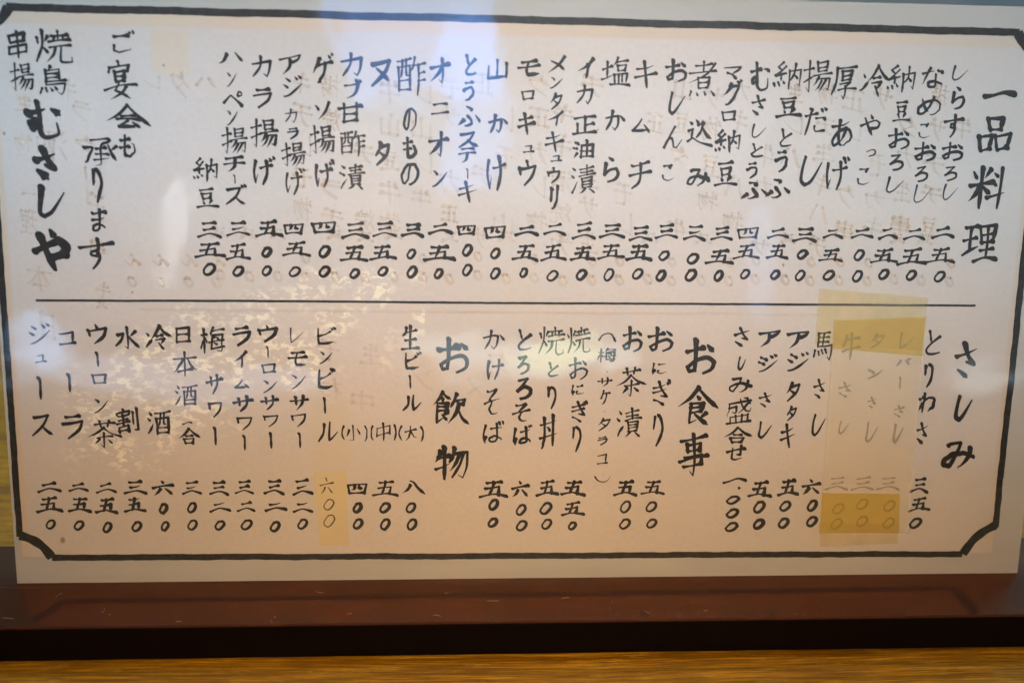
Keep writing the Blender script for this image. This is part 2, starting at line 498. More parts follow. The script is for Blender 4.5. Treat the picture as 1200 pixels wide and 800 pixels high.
# ---------------------------------------------------------------- brush writing
GLYPHS={"(":[[95,0,25,25,5,55,30,80,95,100]],
")":[[5,0,75,25,95,55,70,80,5,100]],
"、":[[0,0,100,100]],
"〇":[[44,4,18,34,4,66,18,92,46,96,78,70,96,34,84,6,56,2,36,12]],
"あ":[[40,1,36,5,33,57,38,86,43,90],[8,18,50,18,69,16,78,13],[66,31,66,36,55,58,42,73,36,76],[36,81,17,87,9,87,6,84,5,80,6,68,16,53,25,46,40,39,59,37,75,41,83,47,87,55,88,66,86,73,81,82,73,88,63,92,58,94,55,92]],
"う":[[20,5,53,9,61,8],[5,40,7,38,31,33,51,32,64,37,68,44,70,52,70,60,67,68,62,75,56,81,46,87,25,93]],
"お":[[0,34,32,28,60,22],[34,0,34,50,30,86,12,92,4,78,36,58,74,50,96,62,90,84,60,98],[74,14,96,32]],
"か":[[0,38,40,28,66,26,62,70,48,96,36,82],[34,0,26,50,6,96],[78,22,100,50]],
"ぎ":[[2,30,40,24,72,14],[0,50,40,44,76,34],[34,4,50,32,80,66,44,62],[6,80,26,86,56,100],[80,6,88,16],[92,0,100,10]],
"け":[[10,10,2,50,10,96,24,62],[38,34,70,30,100,22],[74,0,76,50,52,100]],
"げ":[[6,16,0,54,8,94,20,64],[30,38,56,34,84,28],[60,14,62,60,44,100],[76,2,82,14],[90,-4,97,8]],
"こ":[[12,10,50,6,80,2,64,18],[0,66,10,90,50,98,100,84]],
"ご":[[11,21,62,21],[81,3,87,13,90,15],[70,9,74,18],[9,63,6,65,5,69,5,79,8,86,16,91,29,94,57,93,70,91,72,87]],
"さ":[[0,36,45,28,100,14],[40,0,58,34,86,60,52,55],[6,76,30,86,56,100]],
"し":[[18,0,10,40,6,84,22,100,52,82,100,18]],
"す":[[0,32,50,22,100,14],[56,0,58,30,52,58,36,56,38,42,54,40,60,60,52,84,38,100]],
"せ":[[29,18,29,79,32,89,37,92,51,94,81,92],[74,14,72,63,69,67,56,67],[4,44,94,36]],
"そ":[[23,6,25,7,70,6],[63,8,60,10,64,10,63,13,33,39,31,44],[35,38,38,41,38,45],[4,49,30,45,89,42],[48,46,45,52,38,61,36,67,36,77,39,83,44,88,55,92,68,94,74,92]],
"だ":[[28,6,31,10,30,22,19,64,8,92],[4,29,25,28,53,24],[76,13,81,23],[89,9,94,19],[53,44,84,44,89,48],[48,70,46,74,46,81,48,86,51,89,65,92,87,91]],
"っ":[[8,42,50,29,63,28,79,32,88,40,92,48,92,61,89,69,83,77,75,83,63,88,37,92]],
"と":[[18,0,34,44],[94,20,40,50,6,78,20,96,60,96,98,88]],
"な":[[39,2,35,5,32,18,18,51,8,69,2,71],[5,24,41,22,51,20,54,16],[72,22,91,33],[64,40,65,81,63,89,57,93,49,94,42,94,32,88,31,81,32,76,36,72,45,68,61,69,78,77,88,84]],
"に":[[14,2,11,5,10,9,4,55,5,72,8,82,8,92],[46,16,79,16,88,14],[18,61,13,75,8,79],[43,63,40,68,41,79,44,84,51,87,62,89,81,88,91,87,94,83]],
"の":[[51,13,46,45,39,66,33,76,25,83,20,83,15,82,9,75,5,61,5,49,10,36,19,25,27,20,42,14,56,13,68,15,76,19,84,26,91,38,93,48,91,66,84,79,76,86,62,92,57,93,52,91]],
"ば":[[9,12,4,51,4,76,7,84,7,94],[79,8,83,20],[66,12,67,79,66,87,59,93,51,94,38,91,33,85,33,79,37,72,46,69,57,68,77,76,87,83,89,89],[91,4,94,15],[36,33,76,32,85,31,87,29],[16,65,12,78,7,81]],
"ふ":[[40,18,59,28,59,33,56,36],[46,55,59,74,61,82,60,88,53,93,47,94,35,94,31,91],[27,70,6,87],[78,59,91,81,93,85,92,89]],
"ま":[[3,15,6,18,23,19,72,17,76,20],[41,4,42,82,40,88,34,93,25,94,13,92,5,87,5,76,10,71,18,68,31,67,55,73,73,85,75,89],[4,42,46,44,69,42,75,40]],
"み":[[18,18,22,13,51,12,53,15,43,42,25,78,20,82,16,83,7,80,4,71,7,60,16,52,29,47,50,47,65,51,87,62,93,66,94,69],[83,38,80,58,71,78,56,92,53,93,46,92]],
"む":[[0,30,28,28,52,20],[30,0,33,40,28,64,10,74,6,58,22,52,32,62,34,84,52,98,80,94,92,84,90,58],[72,20,86,24,100,34]],
"め":[[17,12,30,49,42,70,46,75],[64,5,52,46,45,59,33,77,21,84,11,83,5,76,4,64,7,54,11,45,28,29,40,24,53,21,69,23,77,27,84,33,91,44,92,51,91,69,83,81,74,88,62,92,55,92]],
"も":[[35,5,28,67,29,79,34,88,42,92,59,94,72,90,82,84,86,74,86,65,80,51,77,47,72,46],[7,21,38,25,58,23],[4,51,32,55,56,54]],
"や":[[0,54,40,36,76,24,98,38,90,60,58,66],[50,0,62,18],[18,14,40,60,62,100]],
"ら":[[34,0,64,14],[14,26,6,70,40,50,80,46,92,66,70,90,28,100]],
"り":[[12,6,2,46,22,34],[50,2,82,14,94,42,78,72,40,100]],
"ろ":[[14,10,70,0,40,34,6,62,50,42,88,50,90,74,64,92,30,100]],
"わ":[[33,8,31,10,29,45,27,53,27,94],[7,30,30,28],[29,45,36,43,55,33,67,31,82,34,91,43,94,58,90,71,83,79,77,83,60,89],[27,54,19,58,6,77,5,81]],
"ん":[[58,0,34,42,2,98,24,62,42,54,50,68,54,94,70,96,100,62]],
"ア":[[0,22,50,12,98,4,86,24,62,40],[52,28,44,66,10,100]],
"イ":[[92,0,56,38,0,66],[60,34,62,66,56,100]],
"ウ":[[46,0,54,22],[6,28,12,56],[8,32,50,26,94,20,78,62,34,100]],
"オ":[[0,38,50,30,98,22],[62,0,64,60,60,96,46,84],[58,36,36,64,2,92]],
"カ":[[0,36,46,27,94,20,86,66,72,98,56,84],[46,0,38,48,4,96]],
"キ":[[8,32,50,24,84,14],[0,64,50,54,100,42],[40,0,50,50,58,100]],
"ク":[[40,0,25,30,0,50],[35,18,90,14,70,55,20,100]],
"グ":[[40,12,35,25,20,41,8,51,1,51],[72,7,76,8,81,18],[88,3,93,13],[36,25,74,26,76,29,74,38,65,57,52,74,29,89,20,93,16,92]],
"ケ":[[36,6,33,8,27,27,14,45,9,52,6,52],[28,27,94,28],[63,29,61,48,53,71,47,80,35,91,33,92,24,92]],
"ゲ":[[35,11,31,13,25,31,14,48,8,55,2,55],[89,5,94,14],[77,10,81,19],[26,32,89,32],[59,33,57,54,50,72,36,89,31,92,23,92]],
"コ":[[0,18,50,10,94,2,90,50,84,84],[4,96,50,90,100,84]],
"サ":[[0,40,50,32,100,22],[28,12,32,60],[72,0,68,54,34,100]],
"ジ":[[12,14,36,28],[0,42,24,56],[4,98,28,90,62,66,96,34],[62,6,74,20],[82,0,94,12]],
"ス":[[14,12,50,6,80,0,54,50,0,98],[48,52,72,76,100,94]],
"ズ":[[8,22,40,16,70,10,46,56,0,98],[42,58,66,80,92,96],[78,0,84,12],[90,-6,98,6]],
"ソ":[[6,14,18,26,30,46],[96,0,70,54,22,100]],
"タ":[[40,0,26,32,0,58],[34,20,90,8,70,54,8,100],[30,44,66,66]],
"チ":[[12,12,16,15,20,15,47,14,78,7,83,9],[51,13,50,55,45,71,39,81,30,89,25,92,19,92],[4,44,94,44]],
"テ":[[19,8,80,8],[5,39,94,38],[51,39,50,58,44,75,30,90,26,92,20,92]],
"ニ":[[16,31,83,31],[5,92,92,92]],
"ヌ":[[6,14,50,8,94,0,66,48,0,100],[24,30,56,52,86,78]],
"ハ":[[35,25,20,70,8,91,3,94],[65,23,88,80,92,91,90,94]],
"バ":[[31,29,25,55,19,72,8,92,2,94],[89,11,94,20],[77,16,81,25],[62,28,75,58,87,92]],
"ビ":[[10,4,8,60,14,94,50,98,84,88],[72,22,46,40,12,50],[78,2,86,16],[90,-4,100,10]],
"ブ":[[5,23,70,23],[67,6,73,16,72,31,66,49,60,61,52,72,39,83,20,92,14,91],[82,3,87,12,92,14]],
"ペ":[[87,27,79,24,72,28,70,35,73,42,77,45,83,45,89,42,91,38,91,33,87,27],[8,72,33,42,40,39,45,41,60,56,90,89,91,93]],
"マ":[[5,16,87,17,86,25,76,40,59,57,47,68],[22,51,46,69,63,90]],
"ム":[[50,0,30,42,0,88,50,80,88,70],[66,42,82,66,98,96]],
"メ":[[92,0,58,52,0,100],[20,30,60,50,92,84]],
"モ":[[18,8,50,4,82,0],[0,46,50,38,96,30],[46,6,38,60,44,94,92,90]],
"ュ":[[18,35,70,35,74,37,74,43,68,92],[5,93,94,92]],
"ラ":[[18,10,50,5,82,0],[2,40,44,32,94,24,78,62,28,100]],
"リ":[[6,6,5,54,10,60],[63,5,62,44,58,66,51,78,43,84,29,92,21,91]],
"ル":[[30,10,26,60,0,100],[58,0,54,50,56,94,74,80,100,48]],
"レ":[[8,0,6,50,8,96,46,74,98,22]],
"ロ":[[4,10,14,98],[4,12,50,6,96,0,84,90],[14,92,50,88,88,82]],
"ワ":[[8,12,14,48],[10,14,50,8,96,2,82,54,40,100]],
"ン":[[8,6,24,14,36,30],[4,98,26,88,64,54,100,10]],
"・":[[0,0,100,100]],
"ー":[[30,0,55,20,60,100]],
"一":[[0,92,28,60,65,12,100,36]],
"三":[[24,10,50,8,80,0],[28,52,52,47,76,38],[0,98,45,76,70,80,100,96]],
"中":[[43,4,43,94],[3,59,82,59],[3,66,3,25,5,23,82,23,82,65]],
"串":[[42,4,42,94],[42,38,9,38,8,16,76,16,76,35,75,38,42,38],[81,78,81,81,85,85],[81,78,6,77,4,74,4,55,79,54,81,56,81,78]],
"丼":[[27,4,26,59,20,79,16,86,8,92],[7,23,91,23],[70,4,70,94],[38,36,43,37,53,48],[4,62,93,62]],
"事":[[4,16,50,10,94,4],[24,24,28,42],[26,25,74,19,70,36],[28,40,72,35],[16,54,78,46,76,68],[0,64,50,56,100,50],[16,76,78,68],[50,0,51,60,50,98,36,88]],
"二":[[24,26,50,18,76,4],[0,98,45,68,72,72,100,90]],
"五":[[26,12,52,10,80,2],[52,8,44,50,34,88],[20,50,46,46,72,38,68,86],[0,100,42,84,70,86,100,96]],
"会":[[48,0,28,38,0,74],[48,2,70,42,100,82],[34,46,64,42],[22,64,74,58],[46,66,26,92,62,88],[58,76,76,98]],
"八":[[36,30,22,60,0,84],[36,0,52,10,70,50,100,98]],
"六":[[46,0,56,18],[0,46,45,36,100,28],[36,56,24,78,4,98],[62,56,96,94]],
"冷":[[6,30,16,42],[0,84,10,76,24,56],[58,0,42,32,20,56],[58,2,76,28,100,48],[46,42,66,38],[38,58,74,52,60,76],[52,70,66,100]],
"割":[[27,3,29,12],[29,23,29,70],[88,5,88,89,86,94,74,94],[29,29,8,28,4,23,4,14,53,13,54,22,48,28,29,29],[68,18,68,68],[11,42,45,42],[3,55,53,55],[9,90,48,90],[9,95,9,71,11,70,47,70,48,94]],
"厚":[[14,8,60,4,96,0],[16,8,14,50,0,86],[36,18,40,44],[36,18,80,14,76,40],[40,30,76,27],[40,43,76,40],[34,54,74,49,54,64],[54,62,58,84,52,98,40,90],[24,72,60,67,100,64]],
"合":[[48,0,28,34,0,58],[50,0,72,32,100,54],[34,46,62,42],[24,66,32,98],[24,66,70,60,64,92],[32,94,64,90]],
"品":[[28,2,36,38],[28,4,74,0,68,34],[36,36,68,32],[2,54,10,98],[2,56,42,50,36,92],[10,94,38,90],[54,52,60,94],[54,54,98,46,90,88],[60,92,90,86]],
"四":[[3,24,12,98],[3,22,50,14,98,6,88,86],[38,18,36,45,26,62],[60,14,60,46,76,48],[12,92,50,86,88,82]],
"塩":[[0,40,18,36,34,30],[16,14,18,64],[0,76,16,70,38,56],[54,0,46,16,36,28],[50,14,72,10,92,6],[54,26,58,46],[54,27,86,22,80,42],[58,45,80,42],[44,58,46,86],[44,58,90,52,88,84],[60,58,60,86],[74,56,74,84],[30,92,66,88,100,90]],
"大":[[49,5,48,33,62,64,78,84,90,92,96,91],[6,35,48,36,92,35],[48,37,40,59,29,76,15,88,8,92,3,92]],
"宴":[[50,0,52,12],[22,14,16,30],[22,16,54,12,84,10,74,24],[36,28,38,54],[36,28,66,25,64,52],[38,40,64,38],[38,53,64,51],[0,74,50,64,98,62],[48,56,32,78,56,84,76,98],[66,66,54,84,18,98]],
"小":[[50,8,49,91,47,93,42,94,32,94,27,92],[21,33,12,59,5,70],[77,33,93,72]],
"山":[[42,4,42,87],[4,25,4,86,81,87],[81,25,81,94]],
"承":[[21,10,67,10,72,11],[7,33,25,33,27,37,20,62,13,75,6,84],[72,11,68,18,50,30,49,90,47,94,35,94],[36,40,63,40],[71,31,79,61,92,84],[91,34,81,45,76,47],[35,57,63,57,68,60],[30,74,68,74,72,77]],
"揚":[[0,30,34,22],[18,0,20,60,18,98,8,86],[0,66,34,50],[48,4,50,34],[48,6,84,0,80,30],[52,20,80,16],[52,34,80,30],[36,48,66,42,98,38],[54,48,46,66,34,78],[48,58,94,54,90,90,78,86],[64,62,54,80,40,94],[80,60,68,82,56,98]],
"料":[[8,10,20,28],[56,4,44,26],[0,44,35,40,66,34],[32,0,33,50,32,100],[30,44,18,66,0,82],[36,46,60,66],[70,12,82,24],[66,36,78,46],[54,76,80,68,100,60],[90,0,88,50,86,100]],
"日":[[4,45,72,45],[4,87,72,87],[4,94,4,6,6,4,72,5,72,92]],
"本":[[49,5,49,94],[7,27,91,27],[39,27,36,38,26,55,18,65,6,76],[59,27,60,35,74,58,87,72,91,75,96,75],[24,74,74,74]],
"梅":[[18,5,16,48,18,54,18,94],[52,4,48,15,40,29],[6,27,27,27],[49,16,92,16],[18,42,25,46,29,54,29,60],[16,49,11,53,4,70,4,77],[58,42,64,42,72,48],[38,56,94,56],[59,64,70,71],[93,81,44,81,49,33,86,33,88,34,87,63,84,90,79,94,71,94,66,92]],
"正":[[8,14,90,14],[51,14,51,94],[19,43,19,94],[51,51,87,51],[4,94,94,94]],
"水":[[50,0,52,60,50,98,40,86],[10,34,34,30,24,58,0,86],[86,18,62,42],[54,38,74,68,100,92]],
"油":[[11,6,24,12],[64,4,64,88],[5,35,18,42],[38,57,91,57],[22,67,9,91],[38,88,91,88],[38,94,38,28,40,26,90,26,91,94]],
"漬":[[8,8,20,18],[0,34,14,44],[2,96,12,80,26,58],[38,14,66,10,90,6],[42,26,86,20],[34,40,66,34,100,30],[64,0,64,36],[44,46,48,80],[44,46,86,42,82,78],[48,57,82,54],[48,67,82,65],[48,79,82,77],[56,82,46,92,32,100],[72,82,84,90,94,100]],
"焼":[[18,0,18,40,12,66,0,92],[2,22,8,38],[34,14,24,32],[20,50,34,68],[44,14,90,8],[64,0,62,24],[38,30,66,26,98,22],[52,16,50,30],[78,12,78,28],[38,48,66,44,98,40],[54,48,48,70,28,92],[72,46,70,84,80,94,100,90,100,76]],
"煮":[[22,14,52,10,78,6],[50,0,49,30],[0,36,50,29,94,24],[92,4,60,36,0,62],[34,46,38,76],[34,47,74,42,68,74],[38,59,70,56],[38,73,68,71],[12,86,6,98],[32,86,38,96],[56,84,62,94],[80,80,96,94]],
"牛":[[22,7,17,22,10,34,6,39,1,40],[49,5,49,94],[18,23,86,23],[4,57,92,57]],
"物":[[14,14,10,30,0,42],[8,32,28,28,42,24],[26,0,27,50,26,98],[0,68,20,60,42,48],[60,2,54,26,42,46],[56,22,78,18,98,14,94,60,82,96,68,86],[72,22,62,50,44,72],[86,20,76,54,50,92]],
"理":[[8,10,42,4],[2,42,40,34],[24,8,22,70],[0,82,20,70,44,58],[50,6,56,52],[50,8,98,2,90,46],[56,28,90,24],[56,50,88,44],[72,6,72,90],[52,70,92,64],[36,98,70,90,100,94]],
"甘":[[24,4,24,94],[4,23,93,23],[73,5,73,93],[24,55,73,55],[24,87,73,87]],
"生":[[26,6,18,26,4,40],[22,28,52,22,84,16],[50,0,50,92],[20,58,50,54,80,50],[0,96,50,90,100,88]],
"盛":[[53,5,60,32,65,41,75,54,84,58,91,57,94,49,92,43],[69,4,73,5,78,9,78,16],[14,33,40,33,38,52,35,54,27,54,23,51],[92,16,14,17,13,38,6,59,7,63],[87,25,84,27,66,47,52,56,49,55],[38,68,38,94],[60,68,60,94],[5,94,94,94],[18,94,18,68,79,68,81,69,81,94]],
"納":[[32,0,14,18,28,30],[40,14,22,38,8,52,42,42],[26,46,26,68],[4,80,8,92],[18,78,22,88],[34,70,40,80],[54,30,56,98],[54,34,96,24,94,84,84,76],[74,4,72,40,60,66],[74,44,86,60]],
"茶":[[22,12,50,8,80,4],[36,0,40,22],[64,-2,58,20],[50,24,28,46,0,62],[50,26,72,44,100,56],[28,62,52,58,74,54],[50,42,50,98,42,88],[36,68,22,88],[62,68,76,84]],
"豆":[[18,6,50,4,78,0],[26,26,32,58],[26,28,74,22,66,50],[34,52,66,48],[30,64,38,82],[72,60,58,80],[0,96,48,89,100,92]],
"込":[[30,0,44,14],[40,18,60,10],[62,10,52,44,34,66],[54,24,76,56,96,68],[6,8,18,18],[0,42,20,36,14,70],[0,84,20,70,50,86,100,98]],
"酒":[[8,12,18,24],[0,36,12,46],[2,94,12,80,24,56],[32,16,64,12,98,6],[38,36,42,98],[38,38,92,30,90,90],[56,16,53,54,46,66],[72,14,70,52,80,56],[44,72,86,68],[44,92,88,88]],
"酢":[[0,12,26,8,50,4],[4,28,8,92],[4,29,48,23,46,88],[20,8,18,40,12,54],[32,6,32,44,42,48],[8,62,46,58],[8,88,46,84],[66,0,60,22,50,36],[58,22,80,18,100,15],[76,20,78,60,76,100],[78,42,98,38],[78,62,98,58]],
"食":[[48,0,26,28,0,50],[50,2,72,30,100,50],[46,24,54,32],[28,42,64,38,60,64],[30,54,58,50],[30,66,58,62],[30,42,30,70,28,94,46,84],[70,66,54,78],[42,68,60,84,76,96]],
"飲":[[26,0,14,22,0,38],[26,2,36,14,48,22],[24,20,26,30],[12,36,40,32,38,58],[14,46,38,44],[14,58,38,56],[12,36,12,70,10,94,30,78],[38,64,28,74],[26,72,42,90],[64,6,58,28,48,44],[60,24,90,18,84,36],[70,36,66,66,44,98],[70,56,82,78,100,96]],
"馬":[[20,4,18,52],[20,4,50,2,78,0],[22,20,72,16],[22,36,72,32],[46,4,46,48],[20,52,60,48,94,44,92,80,84,96,72,86],[8,66,0,90],[24,68,28,82],[42,64,48,78],[60,60,68,74]],
"鳥":[[44,0,34,12],[22,14,22,62],[22,14,74,10,72,40],[24,26,70,24],[24,40,70,38],[22,54,60,50,94,47],[22,64,60,61,92,58,88,86,78,98,66,90],[6,76,0,96],[22,78,26,90],[40,76,46,88],[56,72,64,84]],
"（":[[0,90,20,30,50,5,80,20,100,95]],
"）":[[0,5,20,75,50,98,80,75,100,5]]}
COLUMNS=[('H',17,[('一',3447,1696,120,32),('品',3446,1559,127,130),('料',3436,1373,137,153),('理',3429,1177,135,141)]),
('N',9,[('し',3301,1765,61,55),('ら',3303,1682,49,81),('す',3294,1586,74,82),('お',3299,1499,80,68),('ろ',3300,1422,50,57),('し',3305,1356,59,63)]),
('P',9,[('二',3291,1212,84,43),('五',3290,1131,107,58),('〇',3294,1055,44,43)]),
('N',9,[('な',3202,1750,79,75),('め',3201,1654,85,70),('こ',3192,1568,46,56),('お',3201,1496,80,71),('ろ',3195,1418,49,60),('し',3205,1348,68,69)]),
('P',9,[('二',3188,1206,78,46),('五',3186,1125,109,61),('〇',3189,1059,41,40)]),
('N',9,[('納',3094,1743,100,95),('豆',3104,1633,64,73),('お',3102,1538,80,76),('ろ',3101,1457,52,62),('し',3103,1378,68,60)]),
('P',9,[('二',3091,1208,71,46),('五',3083,1127,103,55),('〇',3088,1061,41,40)]),
('N',9,[('冷',3001,1734,106,109),('や',2997,1583,73,76),('っ',3006,1488,40,32),('こ',2988,1406,52,65)]),
('P',9,[('二',2997,1206,81,39),('〇',2992,1129,40,43),('〇',2992,1053,41,46)]),
('N',10,[('厚',2893,1727,87,118),('あ',2897,1555,76,94),('げ',2893,1415,89,122)]),
('P',9,[('二',2892,1205,74,39),('五',2890,1127,90,49),('〇',2887,1055,44,40)]),
('N',10,[('揚',2797,1744,102,109),('だ',2800,1594,82,99),('し',2799,1421,79,107)]),
('P',10,[('三',2790,1199,86,54),('〇',2786,1129,43,37),('〇',2783,1053,40,43)]),
('N',10,[('納',2693,1745,99,97),('豆',2702,1640,90,72),('と',2700,1534,48,64),('う',2689,1453,46,79),('ふ',2680,1359,94,71)]),
('P',9,[('二',2693,1202,77,39),('五',2696,1137,80,55),('〇',2692,1055,37,37)]),
('N',10,[('む',2597,1740,72,97),('さ',2595,1641,51,72),('し',2603,1555,57,52),('と',2600,1489,48,50),('う',2586,1420,42,59),('ふ',2596,1352,103,65)]),
('P',8,[('四',2586,1201,77,45),('五',2583,1136,95,55),('〇',2583,1056,37,37)]),
('N',10,[('マ',2497,1753,65,48),('グ',2503,1686,69,92),('ロ',2494,1605,54,40),('納',2494,1518,93,82),('豆',2494,1407,82,88)]),
('P',10,[('三',2491,1199,82,51),('五',2488,1116,104,55),('〇',2488,1049,37,43)]),
('N',10,[('煮',2395,1727,101,125),('込',2397,1546,93,93),('み',2397,1393,84,65)]),
('P',10,[('三',2395,1201,79,57),('〇',2392,1109,46,42),('〇',2388,1050,46,46)]),
('N',10,[('お',2302,1753,77,80),('し',2311,1645,62,80),('ん',2303,1529,72,81),('こ',2291,1408,48,62)]),
('P',10,[('三',2293,1204,82,54),('〇',2289,1118,43,39),('〇',2281,1047,40,43)]),
('N',10,[('キ',2198,1738,80,94),('ム',2190,1566,68,55),('チ',2192,1399,84,100)]),
('P',10,[('三',2202,1195,82,57),('五',2199,1128,94,60),('〇',2197,1052,43,43)]),
('N',10,[('塩',2096,1746,100,96),('か',2099,1582,77,72),('ら',2091,1415,57,94)]),
('P',9,[('三',2100,1203,90,51),('五',2100,1130,97,54),('〇',2095,1048,40,49)]),
('N',9,[('イ',1990,1755,59,73),('カ',1990,1667,59,68),('正',1993,1564,83,69),('油',1991,1481,74,67),('漬',1994,1379,92,103)]),
('P',10,[('三',2001,1202,84,63),('五',2000,1122,91,54),('〇',1997,1047,42,42)]),
('N',9,[('メ',1890,1764,64,62),('ン',1892,1703,47,43),('タ',1892,1641,44,60),('イ',1889,1585,59,57),('キ',1890,1506,68,72),('ュ',1898,1449,41,29),('ウ',1891,1391,48,59),('リ',1893,1316,30,85)]),
('P',9,[('二',1899,1206,78,45),('五',1895,1124,90,60),('〇',1895,1042,45,42)]),
('N',11,[('モ',1797,1751,81,56),('ロ',1795,1660,50,40),('キ',1792,1564,65,78),('ュ',1802,1480,44,35),('ウ',1799,1397,65,91)]),
('P',10,[('二',1800,1199,84,39),('五',1797,1123,93,60),('〇',1793,1052,33,39)]),
('N',10,[('山',1690,1744,70,70),('か',1697,1563,73,66),('け',1691,1395,68,120)]),
('P',10,[('四',1690,1192,78,51),('〇',1692,1118,39,42),('〇',1693,1048,39,45)]),
('N',9,[('と',1599,1756,43,70),('う',1592,1669,41,71),('ふ',1595,1586,79,71),('ス',1593,1507,73,58),('テ',1590,1455,62,58),('ー',1591,1392,9,41),('キ',1593,1330,71,76)]),
('P',10,[('四',1590,1198,68,42),('〇',1594,1128,39,45),('〇',1594,1059,39,45)]),
('N',11,[('オ',1495,1736,72,90),('ニ',1496,1609,67,46),('オ',1492,1490,70,89),('ン',1497,1373,56,64)]),
('P',10,[('二',1499,1202,83,41),('五',1495,1117,110,57),('〇',1494,1045,36,39)]),
('N',10,[('酢',1397,1715,101,132),('の',1394,1571,49,83),('も',1393,1477,47,72),('の',1393,1387,64,78)]),
('P',10,[('三',1403,1197,80,50),('〇',1399,1113,36,39),('〇',1401,1050,39,45)]),
('N',12,[('ヌ',1296,1722,72,93),('タ',1300,1455,58,84)]),
('P',9,[('三',1306,1198,85,56),('五',1298,1116,95,54),('〇',1300,1051,39,36)]),
('N',10,[('カ',1198,1748,74,81),('ブ',1204,1669,66,70),('甘',1192,1590,83,77),('酢',1198,1487,87,89),('漬',1197,1375,87,90)]),
('P',10,[('三',1204,1192,94,59),('五',1201,1112,100,59),('〇',1202,1042,38,39)]),
('N',10,[('ゲ',1102,1736,77,100),('ソ',1099,1594,57,65),('揚',1097,1498,86,97),('げ',1104,1384,70,98)]),
('P',10,[('四',1098,1200,85,47),('〇',1099,1118,44,45),('〇',1098,1048,44,42)]),
('N',9,[('ア',994,1744,77,67),('ジ',1000,1673,68,76),('カ',992,1576,46,51),('ラ',998,1518,43,43),('揚',999,1447,81,83),('げ',1003,1357,69,96)]),
('P',9,[('四',994,1194,70,44),('五',1001,1125,100,53),('〇',995,1046,44,39)]),
('N',11,[('カ',898,1735,71,75),('ラ',898,1633,65,73),('揚',902,1516,92,100),('げ',898,1392,78,104)]),
('P',10,[('五',908,1194,96,59),('〇',900,1113,38,38),('〇',899,1048,38,39)]),
('N',9,[('ハ',797,1761,87,42),('ン',799,1691,40,53),('ペ',800,1630,68,53),('ン',797,1565,43,54),('揚',802,1490,86,91),('チ',799,1412,75,60),('ー',798,1360,12,37),('ズ',802,1309,75,75)]),
('P',9,[('三',805,1193,81,53),('五',802,1113,87,59),('〇',801,1046,41,39)]),
('N',9,[('納',701,1391,86,80),('豆',703,1296,78,70)]),
('P',9,[('三',706,1188,81,59),('五',705,1118,107,53),('〇',702,1051,47,45)]),
('N',11,[('ご',449,1808,81,79),('宴',428,1682,112,128),('会',453,1563,152,84),('も',444,1467,59,79),('承',354,1444,113,94),('り',338,1331,37,121),('ま',337,1215,51,81),('す',322,1101,121,112)]),
('N',12,[('焼',219,1784,122,107),('鳥',209,1676,92,97)]),
('N',9,[('串',104,1789,66,90),('揚',111,1684,78,94)]),
('H',24,[('む',176,1547,126,137),('さ',172,1401,84,117),('し',184,1274,108,121),('や',170,1110,129,155)]),
('H',16,[('さ',3424,747,87,137),('し',3432,569,68,104),('み',3430,390,127,109)]),
('N',10,[('と',3295,813,57,92),('り',3287,689,38,93),('わ',3290,587,64,84),('さ',3283,472,49,88)]),
('P',9,[('三',3291,272,69,60),('五',3296,197,85,57),('〇',3288,123,49,44)]),
('N',9,[('レ',3196,820,57,63),('バ',3187,739,64,35),('ー',3182,661,10,51),('さ',3188,556,42,49),('し',3192,472,42,75)]),
('N',9,[('タ',3083,817,54,60),('ン',3087,695,60,38),('さ',3085,588,38,48),('し',3092,475,48,81)]),
('N',9,[('牛',2988,796,70,101),('さ',2980,636,54,61),('し',2986,494,45,55)]),
('P',6,[('三',3170,279,88,53),('〇',3183,191,46,44),('〇',3185,124,46,44)]),
('P',6,[('三',3073,279,88,53),('〇',3078,198,46,43),('〇',3083,131,46,44)]),
('P',6,[('三',2975,279,87,53),('〇',2988,181,46,43),('〇',2986,121,46,44)]),
('N',9,[('馬',2886,799,72,107),('さ',2885,637,48,77),('し',2891,503,54,87)]),
('P',10,[('六',2879,266,74,66),('〇',2888,193,42,47),('〇',2891,131,45,44)]),
('N',10,[('ア',2791,820,82,69),('ジ',2797,740,82,79),('タ',2786,627,57,77),('タ',2786,545,41,61),('キ',2779,459,61,97)]),
('P',10,[('五',2793,263,81,66),('〇',2786,191,45,43),('〇',2784,125,45,44)]),
('N',10,[('ア',2685,822,81,69),('ジ',2687,734,75,69),('さ',2686,596,51,61),('し',2692,483,54,68)]),
('P',11,[('五',2687,256,93,66),('〇',2688,188,48,50),('〇',2690,121,45,43)]),
('N',9,[('さ',2586,828,59,75),('し',2592,732,34,54),('み',2590,653,85,60),('盛',2591,554,95,106),('合',2592,462,111,65),('せ',2589,397,73,59)]),
('P',10,[('一',2589,289,93,26),('、',2608,261,13,16),('〇',2587,215,55,36),('〇',2588,163,51,40),('〇',2588,110,52,40)]),
('H',16,[('お',2437,754,115,138),('食',2440,572,154,150),('事',2432,387,114,169)]),
('N',10,[('お',2290,816,93,93),('に',2290,709,59,50),('ぎ',2303,621,72,95),('り',2294,479,41,125)]),
('P',9,[('五',2286,263,89,59),('〇',2283,189,45,43),('〇',2287,124,42,40)]),
('N',10,[('お',2188,817,74,96),('茶',2190,660,115,110),('漬',2188,507,94,112)]),
('P',9,[('五',2185,261,89,62),('〇',2187,189,44,50),('〇',2187,123,45,43)]),
('N',6,[('（',2097,824,65,31),('梅',2098,758,68,56),('・',2100,699,12,13),('サ',2094,658,53,38),('ケ',2097,603,37,54),('・',2096,550,12,13),('タ',2096,502,47,51),('ラ',2093,440,38,35),('コ',2094,372,41,42),('）',2098,295,63,26)]),
